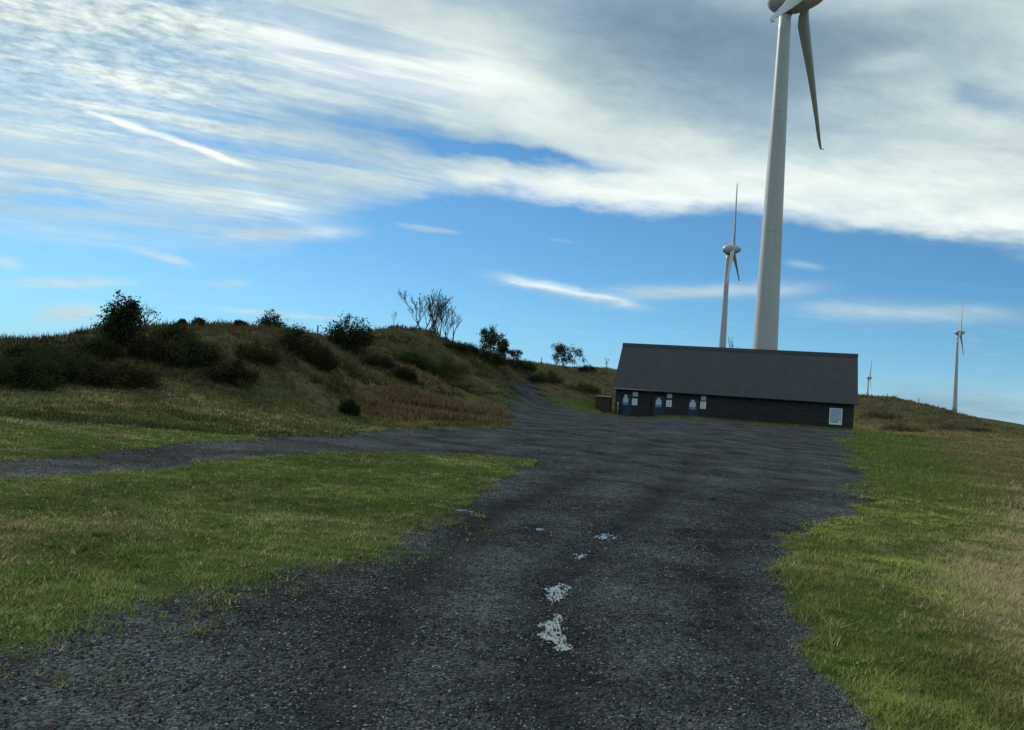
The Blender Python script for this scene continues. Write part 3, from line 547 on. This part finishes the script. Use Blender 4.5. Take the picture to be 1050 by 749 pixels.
def hill_grass():
    N = 120000
    x, y, r = polar(N, 24, 190, -46, 46)
    f = ground_fields(x, y); keep = rng.random(N) < np.clip(1-f[1]*1.1, 0, 1)*(.25+.75*sm(fbm(x*.5, y*.5, 81, 3), .35, .55))
    bx, by = (x-10.302)*math.cos(.33)-(y-82.839)*math.sin(.33), (x-10.302)*math.sin(.33)+(y-82.839)*math.cos(.33)
    keep &= ~((bx > -.2) & (bx < 23) & (by > -.25) & (by < 7))
    x, y = x[keep], y[keep]
    u, w_ = rng.uniform(-.2, 23.2, 2600), rng.uniform(-1.3, -.06, 2600)       # rough verge along the foot of the building
    nv = len(x); x = np.r_[x, 10.302+u*math.cos(-.33)-w_*math.sin(-.33)]; y = np.r_[y, 82.839+u*math.sin(-.33)+w_*math.cos(-.33)]
    r = np.hypot(x, y); f = ground_fields(x, y); z = height(x, y, f); n = len(x)
    dry = np.clip(f[3]+rng.normal(0, .15, n), 0, 1); hill = f[2]
    h = (.07+.10*rng.random(n))*(1-hill)+hill*(.14+.32*rng.random(n)**1.5)
    low = sm(np.abs(fbm(x*.16, y*.16, 82, 3)-.5), .0, .12)
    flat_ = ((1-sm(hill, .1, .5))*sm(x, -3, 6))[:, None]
    heath_shade = np.where((x < 0) & (hill > .2), .30+.42*sm(fbm(x*.3, y*.3, 85, 3), .35, .65), 1.0)  # left slope only: heath tone plus windscreen darkening painted into the colour
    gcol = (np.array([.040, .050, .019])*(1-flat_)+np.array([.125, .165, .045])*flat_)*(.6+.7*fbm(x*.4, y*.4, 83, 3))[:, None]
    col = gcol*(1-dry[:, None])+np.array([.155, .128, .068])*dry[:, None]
    col = col*heath_shade[:, None]
    br = np.clip(f[4]*1.2, 0, 1)[:, None]; col = col*(1-.5*br)+np.array([.095, .062, .028])*.5*br
    h[nv:] = .10+.16*rng.random(n-nv); col[nv:] = mixc((.12, .15, .04), (.22, .20, .09), rng.random(n-nv))
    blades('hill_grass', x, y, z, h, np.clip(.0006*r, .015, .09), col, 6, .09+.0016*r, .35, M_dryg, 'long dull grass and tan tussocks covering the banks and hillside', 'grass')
hill_grass()
def bracken():
    N = 8000
    x = rng.normal(-4.6, 2.9, N); y = rng.normal(46, 5.5, N); f = ground_fields(x, y)
    keep = (rng.random(N) < f[4]*1.3) & (f[1] < .15); x, y = x[keep], y[keep]; f = tuple(k[keep] for k in f); z = height(x, y, f); n = len(x)
    col = mixc((.040, .033, .016), (.125, .092, .044), rng.random(n))
    blades('bracken', x, y, z, .22+.30*rng.random(n), np.full(n, .032), col, 7, np.full(n, .2), .38, M_grass, 'rust-brown bracken spread over the lower left bank', 'bracken')
bracken()
# ---------------------------------------------------------------- toilet block
def stone_mat():
    m, g, b = new_mat('basalt_wall'); tc = g.new('ShaderNodeTexCoord').outputs['Object']; x, y, z = g.sep(tc)
    v = g.xyz(g.add(x, y), z, 0.0)
    bk = g.new('ShaderNodeTexBrick'); g.l.new(v, bk.inputs['Vector']); bk.inputs['Scale'].default_value = 1.0
    for k, q in (('Brick Width', .52), ('Row Height', .21), ('Mortar Size', .012), ('Bias', 0.0)): bk.inputs[k].default_value = q
    bk.inputs['Color1'].default_value = (.014, .014, .016, 1); bk.inputs['Color2'].default_value = (.028, .026, .026, 1); bk.inputs['Mortar'].default_value = (.018, .018, .018, 1)
    n = g.noise(tc, 5.0, 5, .65); k = g.lin(n, .3, .7, .6, 1.4); c = g.mix(1.0, bk.outputs['Color'], g.xyz(k, k, k), 'MULTIPLY')
    g.l.new(c, b.inputs['Base Color']); b.inputs['Roughness'].default_value = .85
    bp = g.new('ShaderNodeBump'); bp.inputs['Distance'].default_value = .02; g.l.new(g.add(g.mul(bk.outputs['Fac'], -1.0), g.mul(n, .6)), bp.inputs['Height']); g.l.new(bp.outputs[0], b.inputs['Normal'])
    return m
def slate_mat():
    m, g, b = new_mat('slate_roof'); tc = g.new('ShaderNodeTexCoord').outputs['Object']; x, y, z = g.sep(tc)
    bk = g.new('ShaderNodeTexBrick'); g.l.new(g.xyz(x, g.mul(z, 1.23), 0.0), bk.inputs['Vector']); bk.inputs['Scale'].default_value = 1.0
    for k, q in (('Brick Width', .32), ('Row Height', .22), ('Mortar Size', .006)): bk.inputs[k].default_value = q
    bk.inputs['Color1'].default_value = (.021, .026, .034, 1); bk.inputs['Color2'].default_value = (.032, .037, .046, 1); bk.inputs['Mortar'].default_value = (.017, .018, .021, 1)
    n = g.noise(g.xyz(x, y, g.mul(z, .35)), 1.1, 6, .7); k = g.lin(n, .3, .7, .78, 1.22); c = g.mix(1.0, bk.outputs['Color'], g.xyz(k, k, k), 'MULTIPLY')
    g.l.new(c, b.inputs['Base Color']); b.inputs['Roughness'].default_value = .5
    bp = g.new('ShaderNodeBump'); bp.inputs['Distance'].default_value = .012; g.l.new(g.mul(bk.outputs['Fac'], -1.0), bp.inputs['Height']); g.l.new(bp.outputs[0], b.inputs['Normal'])
    return m
M_wall, M_slate = stone_mat(), slate_mat()
M_dark = simple('dark_zinc', (.026, .028, .032), .8, .2); M_navy = simple('navy_door', (.010, .022, .058), .45, .2, 9)
M_frame = simple('door_frame', (.012, .018, .036), .5, .2); M_steel = simple('brushed_steel', (.45, .45, .46), .35, .1, 20, 1.0)
M_paper = simple('pale_notice', (.50, .56, .60), .5, .08, 14); M_blue = simple('blue_print', (.12, .22, .48), .5, .15, 14)
M_map = simple('pale_blue_map', (.30, .44, .54), .35, .25, 5); M_white = simple('white_plate', (.74, .76, .76), .4, .06); M_ink = simple('grey_print', (.16, .20, .25), .6, .2)
M_wood = simple('weathered_planks', (.030, .026, .022), .85, .4, 4, 0, .3); M_postpaint = simple('pale_bollard_paint', (.22, .24, .25), .6, .25)
BX, BY, BZ, BA = 10.302, 82.839, 4.40, -.33
L, RY, EZ, RZ = 22.66, 3.26, 2.50, 7.42
def bpt(x, y, z): return (BX+x*math.cos(BA)-y*math.sin(BA), BY+x*math.sin(BA)+y*math.cos(BA), BZ+z)
block = tag(empty('toilet_block', (BX, BY, BZ), BA), 'long low dark stone building with a steep slate roof and three blue doors', 'building')
DOORS = ((.95, 1.98), (4.10, 5.18), (7.40, 8.48)); DH = 2.08
mb = MB(); xs = .3
for a, c in DOORS:
    mb.box(xs, a, 0, .35, -.6, 2.62); mb.box(a, c, 0, .35, DH, 2.62); mb.box(a, c, 0, .35, -.6, -.02); xs = c
mb.box(xs, L-.3, 0, .35, -.6, 2.62); mb.box(.3, L-.3, 6.17, 6.52, -.6, 2.62)
for x0, x1 in ((.3, .65), (L-.65, L-.3)):
    s = (RZ-EZ)/(RY+.3); top = lambda y: EZ+(min(y, 6.52-y)+.3)*s-.26
    pr = [(.35, -.6), (6.17, -.6), (6.17, top(6.17)), (RY, top(RY)), (.35, top(.35))]
    n = len(pr); mb.add([(x0, *p) for p in pr]+[(x1, *p) for p in pr], [tuple(range(n)), tuple(range(n, 2*n))[::-1]]+[(i, i+n, (i+1) % n+n, (i+1) % n) for i in range(n)])
mb.build('wall', M_wall, block)
mb = MB(); s = (RZ-EZ)/(RY+.3); ln = math.hypot(1, s); tx, tz = .13*s/ln, .13/ln
pr = [(-.3, EZ), (RY, RZ), (6.82, EZ), (6.82-tx, EZ-tz), (RY, RZ-.13*ln), (-.3+tx, EZ-tz)]
n = len(pr); mb.add([(0, *p) for p in pr]+[(L, *p) for p in pr], [(0, 1, 4, 5), (1, 2, 3, 4), (n+5, n+4, n+1, n), (n+4, n+3, n+2, n+1)]+[(i, i+n, (i+1) % n+n, (i+1) % n) for i in range(n)])
roof = mb.build('roof', M_slate, block)
mb = MB()
for sg in (-1, 1):
    e = [(0, 0, .03), (0, sg*.24, .03-.24*s), (0, sg*.26, .015-.24*s), (0, 0, .06)]
    v = [(-.03, RY+p[1], RZ+p[2]) for p in e]+[(L+.03, RY+p[1], RZ+p[2]) for p in e]
    mb.add(v, [(0, 1, 2, 3), (7, 6, 5, 4)]+[(i, i+4, (i+1) % 4+4, (i+1) % 4) for i in range(4)])
mb.build('ridge_cap', M_dark, roof)
mb = MB(); mb.tube([(-.02, -.36, EZ-.06), (L+.02, -.36, EZ-.06)], [.07, .07], 10); mb.build('gutter', M_dark, block, True)
mb = MB(); mb.tube([(3.86, -.36, EZ-.10), (3.86, -.30, EZ-.22), (3.86, -.07, EZ-.42), (3.86, -.07, -.05)], [.045]*4, 8); mb.build('downpipe', M_dark, block, True)
for i, (a, c) in enumerate(DOORS):
    d = empty('door', (a, .16, 0)); d.parent = block
    mb = MB(); w = c-a; mb.box(.07, w-.07, 0, .05, .0, DH-.07)
    for q in (.32, .64): mb.box(.07+q*(w-.14)-.006, .07+q*(w-.14)+.006, -.004, .001, .03, DH-.1)
    dl = mb.build('leaf', M_navy, d)
    mb = MB(); mb.box(0, .068, -.03, .08, 0, DH); mb.box(w-.068, w, -.03, .08, 0, DH); mb.box(.069, w-.069, -.03, .08, DH-.068, DH); mb.build('frame', M_frame, d)
    mb = MB(); mb.tube([(w-.17, -.01, 1.0), (w-.17, -.06, 1.0), (w-.30, -.06, 1.0)], [.013]*3, 6); mb.build('handle', M_steel, d)
    mb = MB(); px = .34 if i == 0 else w*.44; pw = .26+.02*i
    mb.box(px-pw, px+pw, -.016, -.006, 1.18, 1.62); mb.box(px-pw*.55, px+pw*.55, -.016, -.006, 1.622, 1.95 if i == 0 else 1.86)
    mb.build('poster', M_paper, d)
    mb = MB(); mb.box(px-pw, px+pw, -.015, -.006, .93, 1.178); mb.build('poster_base', M_blue, d)
NOT = [(2.25, 2.04, .50, .42, 'small pale notice above a longer one, right of the left blue door'), (2.24, 1.28, .52, .66, 'longer pale notice under a small one, right of the left blue door'),
       (5.62, 2.10, .46, .40, 'small faded notice above a paper, right of the middle blue door'), (5.60, 1.36, .52, .66, 'longer white notice under a faded one, right of the middle blue door'),
       (8.90, 2.10, .46, .42, 'small faded notice above a paper, right of the blue door furthest right'), (8.88, 1.42, .54, .68, 'longer white notice under a faded one, right of the blue door furthest right')]
for x, z, w, h, lab in NOT:
    t = tag(empty('notice_sign', bpt(x, -.002, z), BA), lab, 'notice', 'notices beside the toilet doors')
    mb = MB(); mb.box(-w/2, w/2, -.016, 0, -h/2, h/2); mb.build('plate', M_paper if z > 1.7 else M_white, t)
    mb = MB()
    for k in range(int(h/.13)):
        zz = h/2-.09-k*.12; mb.box(-w*.38, w*(.38 if k % 3 else .2), -.019, -.0165, zz-.02, zz+.02)
    mb.build('print', M_ink, t)
t = tag(empty('information_board', bpt(20.84, -.002, 1.24), BA), 'white-framed board with a pale blue map near the right end of the wall', 'sign')
w, h = 1.10, 1.50; mb = MB()
mb.box(-w/2, w/2, -.05, 0, h/2-.07, h/2); mb.box(-w/2, w/2, -.05, 0, -h/2, -h/2+.14); mb.box(-w/2, -w/2+.08, -.05, 0, -h/2+.14, h/2-.07); mb.box(w/2-.08, w/2, -.05, 0, -h/2+.14, h/2-.07); mb.build('frame', M_white, t)
mb = MB(); mb.box(-w/2+.081, w/2-.081, -.025, 0, -h/2+.141, h/2-.071); mb.build('map_panel', M_map, t)
mb = MB(); mb.box(-.30, .16, -.028, -.026, -.58, -.53); mb.build('print', M_ink, t)
mb = MB(); mb.box(.20, .42, -.028, -.026, -.58, -.42); mb.build('inset', M_white, t)
t = tag(empty('storage_box', bpt(-.92, .30, 0), BA), 'dark waist-high wooden box at the left end of the building', 'box')
mb = MB()
for k in range(8): mb.box(-.74+k*.182, -.74+k*.182+.176, -.5, -.46, -.3, 1.52)
mb.box(-.74, .71, -.458, .5, -.3, 1.52); mb.build('body', M_wood, t)
mb = MB(); mb.add([(-.80, -.58, 1.54), (.78, -.58, 1.54), (.78, .56, 1.66), (-.80, .56, 1.66), (-.80, -.58, 1.59), (.78, -.58, 1.59), (.78, .56, 1.71), (-.80, .56, 1.71)], [(3, 2, 1, 0), (4, 5, 6, 7), (0, 1, 5, 4), (2, 3, 7, 6), (1, 2, 6, 5), (3, 0, 4, 7)]); mb.build('lid', M_dark, t)
mb = MB(); mb.lathe([(-.3, .075), (1.06, .075), (1.12, .06), (1.15, .02)], 12); tag(mb.build('bollard', M_postpaint, None, True, loc=bpt(.74, -.75, 0)), 'pale grey post standing left of the left blue door', 'post')

# ---------------------------------------------------------------- wind turbines
def turbine_mat():
    m, g, bs = new_mat('turbine_paint'); tc = g.new('ShaderNodeTexCoord').outputs['Object']; x, y, z = g.sep(tc)
    n = g.noise(g.xyz(g.mul(x, 1.2), g.mul(y, 1.2), g.mul(z, .06)), 1.6, 5, .65); n2 = g.noise(tc, .22, 3)
    k = g.lin(g.add(g.mul(n, .7), g.mul(n2, .3)), .35, .65, .86, 1.06)
    ring = g.m('ABSOLUTE', g.sub(g.m('MODULO', g.add(z, 40.0), 21.0), 10.5)); k = g.mul(k, g.step(ring, .05, .16, .80, 1.0))
    g.l.new(g.mix(1.0, (.36, .39, .40), g.xyz(k, k, k), 'MULTIPLY'), bs.inputs['Base Color']); bs.inputs['Roughness'].default_value = .5; return m
M_tur = turbine_mat(); M_ring = simple('dark_seal', (.06, .065, .07), .6)
def blade_mesh(HX, HZ, parent, phi, Lb=35.0):
    st = [(1.2, 1.5, .95, .0), (2.2, 1.5, .9, 0), (3.2, 2.1, .62, .0), (5.0, 2.45, .45, .0), (9, 2.1, .36, .0), (14, 1.65, .30, 0), (20, 1.25, .24, 0), (27, .9, .2, 0), (32, .75, .18, 0), (34.2, .55, .16, 0), (Lb, .35, .15, 0)]
    v = []; f = []; n = 12
    for i, (r, ch, th, _) in enumerate(st):
        tw = R_(18+26*(r/Lb)**.6); le = .35*1.75 if r < 3 else .62
        for k in range(n):
            a = 2*math.pi*k/n; u = math.cos(a); w_ = math.sin(a)
            thick = (ch*th if r > 3 else .9)*(.5 if r > 3 else 1)*(1.0 if u > 0 else max(.12, 1+u*.88) if r > 3 else 1)
            p = (u*.5-.5)*ch+le if r > 3 else u*.9; q = w_*thick
            # p = along chord (lead positive), q = thickness
            be = R_(-54)+tw*.35; v.append((p*math.cos(be)-q*math.sin(be), p*math.sin(be)+q*math.cos(be), r))
    m_ = len(st)
    for i in range(m_-1):
        for k in range(n):
            a, b2 = i*n+k, i*n+(k+1) % n; f.append((a, b2, b2+n, a+n))
    f.append(tuple(range(n))[::-1]); f.append(tuple((m_-1)*n+k for k in range(n)))
    mb = MB(); mb.add(v, f)
    tp = v[-n]; mb.tube([(tp[0]-.1, tp[1], Lb-.1), (tp[0]+.12, tp[1], Lb+.15), (tp[0]+.5, tp[1], Lb+.22)], [.13, .1, .05], 5)
    o = mb.build('blade', M_tur, parent, True, loc=(HX, 0, HZ)); o.rotation_euler = (-phi, 0, 0); return o
def turbine(x, y, zb, hub, psi, phi, label):
    t = tag(empty('wind_turbine', (x, y, zb), psi), label, 'wind turbine', 'white wind turbines on the hill')
    H = hub-2.6; mb = MB(); prof = [(-13.0, 2.6)]
    for k in range(0, 25):
        u = k/24; q_ = 2.36-1.38*u**.92; prof.append((H*u, q_))
    mb.lathe(prof, 40); mb.build('tower', M_tur, t, True)
    mb = MB(); mb.lathe([(H-.55, 1.06), (H-.05, 1.16), (H+.45, 1.2)], 32); mb.build('yaw_ring', M_ring, t, True)
    def egg(a, b): return [(q, max(.02, 2.62*math.sqrt(max(0, 1-((q-1.7)/5.0)**2))*(1-.035*(q-1.7)))) for q in np.linspace(a, b, 20)]
    mb = MB(); mb.lathe(egg(-3.29, 1.66), 36, 'x', (0, 0, hub)); mb.build('nacelle', M_tur, t, True)
    mb = MB(); mb.lathe(egg(1.74, 6.69), 36, 'x', (0, 0, hub)); mb.build('spinner', M_tur, t, True)
    mb = MB(); mb.tube([(-1.2, 0, hub+2.0), (-1.2, 0, hub+4.2)], [.07, .05], 6); mb.tube([(-1.6, 0, hub+3.7), (-.8, 0, hub+3.7)], [.05, .05], 5); mb.build('wind_sensor', M_ring, t)
    b = blade_mesh(2.9, hub, t, phi, 35.3)
    for k in (1, 2):
        c = b.copy(); COL.objects.link(c); c.parent = t; c.rotation_euler = (-(phi+k*2*math.pi/3), 0, 0)
    return t
t1 = turbine(42.1, 138.45, 5.0, 74.97, -.467, -.038, 'largest nearest wind turbine rising just behind the dark roof, nacelle at the top edge')
def more(x, y, zb, psi, phi, label):
    c = copy_tree(t1); c.location = (x, y, zb); c.rotation_euler = (0, 0, psi); c['label'] = label; k = 0
    for ch in [o for o in bpy.data.objects if o.parent == c]:
        if ch.name.startswith('blade'): ch.rotation_euler = (-(phi+k*2*math.pi/3), 0, 0); k += 1
more(110.68, 438.5, 31.6, -.365, -.212, 'second largest wind turbine behind the roof, just left of the nearest tower')
more(457.4, 850.9, 63.0, -.6, .092, 'distant wind turbine standing on the right hill crest, apart from the building')
more(669.07, 1550.1, 74.8, -.3, 1.799, 'smallest farthest wind turbine, barely above the hill beside the roof end')

# ---------------------------------------------------------------- posts
M_post = simple('grey_wood_post', (.085, .075, .062), .85, .3, 8)
def fence_post(x, y, h, lab):
    mb = MB(); z = H1(x, y); mb.lathe([(-.3, .055), (h*.7, .05), (h-.03, .047), (h, .02)], 7); o = mb.build('fence_post', M_post, None, False, loc=(x, y, z)); o.rotation_euler = (R_(2), R_(-3), 0)
    tag(o, lab, 'post', 'old fence posts on the hills')
fence_post(-12.66, 53.33, .9, 'thin post on the left ridge between the spreading bush and the rounded bush')
fence_post(3.97, 112.2, 1.1, 'thin post on the skyline left of the wide leafy tree')
fence_post(54.88, 120.4, 1.0, 'thin post on the right hill crest nearest the roof end')
fence_post(57.92, 117.2, 1.0, 'thin post part way down the right hill crest')
fence_post(42.83, 81.9, .9, 'short dark post at the foot of the right hill')

# ---------------------------------------------------------------- shrubs and trees
M_leaf = leaf_mat('shrub_leaves', .22, .85, .02); M_bark = simple('dark_bark', (.040, .033, .027), .9, .3, 10)
LEAF = dict(hill=((.085, .085, .038), (.16, .15, .07)), dark=((.013, .019, .009), (.042, .050, .022)), dull=((.018, .016, .009), (.042, .036, .020)), green=((.028, .042, .014), (.075, .095, .032)), leafy=((.018, .026, .010), (.055, .062, .022)), bare=((.05, .03, .015), (.10, .06, .03)))
def leaf_soup(rg, cen, n_per, sig, size, cols):
    n = len(cen)*n_per; p = np.repeat(cen, n_per, 0)+rg.normal(0, 1, (n, 3))*np.repeat(sig, n_per)[:, None]
    u = rg.normal(0, 1, (n, 3)); u /= np.linalg.norm(u, axis=1)[:, None]; w = rg.normal(0, 1, (n, 3)); w -= (w*u).sum(1)[:, None]*u; w /= np.linalg.norm(w, axis=1)[:, None]
    s = size*rg.uniform(.6, 1.4, (n, 1)); V = np.stack([p-u*s, p+w*s*.55, p+u*s, p-w*s*.55], 1)
    k = rg.random((n, 1)); c = np.asarray(cols[0])*(1-k)+np.asarray(cols[1])*k; ck = np.repeat(rg.uniform(.7, 1.3, len(cen)), n_per)[:, None]
    return V.reshape(-1, 3), np.arange(n*4).reshape(-1, 4), np.repeat(c*ck, 4, 0)
def stems(rg, h, w, nst, levels, twig):
    """upward forking stems; returns mesh builder and twig tips"""
    mb = MB(); tips = []
    def grow(p, d, ln, r, lv):
        pts = [p]; rad = [r]; q = Vector(p); dd = Vector(d)
        for k in range(4):
            dd = (dd+Vector((rg.normal(0, .10), rg.normal(0, .10), .05))).normalized(); q = q+dd*ln/4; pts.append(tuple(q)); rad.append(r*(1-.5*(k+1)/4))
        mb.tube(pts, rad, 5 if lv == levels else 3)
        if lv <= 0: tips.append(pts[-1]); return
        for k in range(rg.integers(2, 4) + (1 if lv <= 2 and levels == 4 else 0)):
            i = rg.integers(2, 5); az = rg.uniform(0, 6.283); sp = rg.uniform(.35, .75)
            nd = (dd+Vector((math.cos(az)*sp, math.sin(az)*sp, .12))).normalized(); grow(pts[i], nd, ln*rg.uniform(.5, .75), max(rad[i]*.62, twig), lv-1)
    for k in range(nst):
        az = rg.uniform(0, 6.283); sp = rg.uniform(.05, .5)*w/h
        grow((rg.normal(0, .04)*w, rg.normal(0, .04)*w, -.15), (math.cos(az)*sp, math.sin(az)*sp, 1), h*.48, .02*h, levels)
    return mb, np.array(tips)
def rng_n(rg, lv): return 3 if lv > 1 and rg.random() < .6 else 2 if lv > 1 else 3
def bare_stems(rg, h, w, nst, levels, twig):
    mb = MB(); tips = []
    def grow(p, d, ln, r, lv):
        pts = [p]; rad = [r]; q = Vector(p); dd = Vector(d)
        for k in range(4):
            dd = (dd+Vector((rg.normal(0, .07), rg.normal(0, .06), .07))).normalized(); q = q+dd*ln/4; pts.append(tuple(q)); rad.append(max(r*(1-.45*(k+1)/4), twig*.6))
        mb.tube(pts, rad, 5 if lv == levels else 3)
        if lv <= 0: tips.append(pts[-1]); return
        for k in range(rng_n(rg, lv)):
            i = (4, 3, 2, 2)[k]; az = rg.uniform(0, 6.283); sp = rg.uniform(.25, .65)
            nd = (dd+Vector((math.cos(az)*sp, math.sin(az)*sp, .10))).normalized(); grow(pts[i], nd, ln*rg.uniform(.55, .85), max(rad[i]*.66, twig), lv-1)
    for k in range(nst):
        az = rg.uniform(0, 6.283); sp = rg.uniform(.1, .55)*w/h
        grow((rg.normal(0, .05)*w, rg.normal(0, .05)*w, -.15), (math.cos(az)*sp, math.sin(az)*sp, 1), h*.26, .012*h, levels)
    return mb, np.array(tips)
def fit(mbv, h, w):
    a = np.array(mbv); k = h/a[:, 2].max(); kx = w/2/np.quantile(np.abs(a[:, :2]), .98); return kx, k
def shrub(name, x, y, w, h, kind, cat, label, seed):
    rg = np.random.default_rng(seed); z = H1(x, y); t = tag(empty(name, (x, y, z), 0), label, cat)
    if kind == 'bare':
        mb, tips = stems(rg, h, w, 5, 2, .006*h); kx, kz = fit(mb.v, h, w); mb.v = [(p[0]*kx, p[1]*kx, p[2]*kz) for p in mb.v]; tips = tips*np.array([kx, kx, kz])
        mb.build('stem', M_bark, t); v, f, c = leaf_soup(rg, tips, 5, np.full(len(tips), .06*h), .03*h, LEAF['bare']); mesh_np('foliage', v, f, M_leaf, t, c); return
    w *= 1.2; n = int(26+9*min(w, 6)); a = rg.uniform(0, 6.283, n); rr = np.sqrt(rg.random(n)); hh = rg.random(n)**.8
    dome = np.sqrt(np.maximum(0, 1-rr**2)); cen = np.c_[np.cos(a)*rr*w*.42, np.sin(a)*rr*w*.36, (.08+.80*hh*dome*rg.uniform(.75, 1.12, n))*h]
    sig = rg.uniform(.07, .13, n)*min(w, h*1.5)
    k = min(h, w); size = max(.036, .031*k); npr = int(np.clip(24.0*(w*h)/(size*size)/n/6, 130, 900))
    v, f, c = leaf_soup(rg, cen, npr, sig, size, LEAF[kind])
    ns = 14; az = rg.uniform(0, 6.283, ns); rs = rg.random(ns)*.4*w; tp = np.c_[np.cos(az)*rs, np.sin(az)*rs*.8, h*(.75+.3*rg.random(ns))*np.sqrt(np.maximum(.1, 1-(rs/w*1.9)**2))]
    v2, f2, c2 = leaf_soup(rg, tp, 30, np.full(ns, .045*k), size*.8, LEAF[kind])
    mesh_np('foliage', np.vstack([v, v2]), np.vstack([f, f2+len(v)]), M_leaf, t, np.vstack([c, c2]))
    mb = MB()
    for q in range(5): e = cen[rg.integers(0, n)]; mb.tube([(e[0]*.15, e[1]*.15, -.2), (e[0]*.5, e[1]*.5, e[2]*.5), tuple(e)], [.03*k, .02*k, .008*k], 4)
    mb.build('stem', M_bark, t)
for i, a in enumerate(SHRUBS): shrub(*a, 300+i)
def tree(name, x, y, w, h, kind, cat, label, seed):
    rg = np.random.default_rng(seed); z = H1(x, y); t = tag(empty(name, (x, y, z), 0), label, cat)
    if kind == 'bare':
        sap = name == 'sapling'; mb, tips = stems(rg, h, w, 1, 3, .010*h) if sap else bare_stems(rg, h, w, 2 if 'tallest' in label else 3, 4, .0030*h); kx, kz = fit(mb.v, h, w); mb.v = [(p[0]*kx, p[1]*kx, p[2]*kz) for p in mb.v]; tips = tips*np.array([kx, kx, kz])
        mb.build('trunk', M_bark, t)
        sel = tips[rg.random(len(tips)) < (.10 if 'leaves' in label or 'leaf clusters' in label else .02)] if len(tips) > 8 else tips
        if len(sel) == 0: sel = tips[:3]
        v, f, c = leaf_soup(rg, sel, 6, np.full(len(sel), .022*h), .016*h, LEAF['leafy']); mesh_np('crown', v, f, M_leaf, t, c); return
    mb, tips = stems(rg, h*.9, w, 2, 3, .006*h); kx, kz = fit(mb.v, h*.92, w*.9); mb.v = [(p[0]*kx, p[1]*kx, p[2]*kz) for p in mb.v]; tips = tips*np.array([kx, kx, kz])
    mb.build('trunk', M_bark, t)
    pt = 'pointed' in label; u = rg.random(26); cr = np.c_[rg.normal(0, .23, 26)*w, rg.normal(0, .2, 26)*w, h*(.25+.6*u)]
    if pt: cr[:, :2] *= (1.25-1.0*u)[:, None]; cr = np.vstack([cr, [[0, 0, h*.95], [.02*w, 0, h*.86], [0, 0, h*.78], [-.3*w, 0, h*.62], [-.3*w, 0, h*.5]]])
    cen = np.vstack([tips[rg.random(len(tips)) < .7], cr]); sig = rg.uniform(.045, .085, len(cen))*min(w, h)
    v, f, c = leaf_soup(rg, cen, 75, sig, .026*h, LEAF['leafy']); mesh_np('crown', v, f, M_leaf, t, c)
for i, a in enumerate(TREES): tree(*a, 500+i)
tree('bare_tree', 26.9, 101.0, 3.2, 9.8, 'bare', 'tree', 'twiggy treetop just showing over the roof ridge, left of the turbine towers', 560)
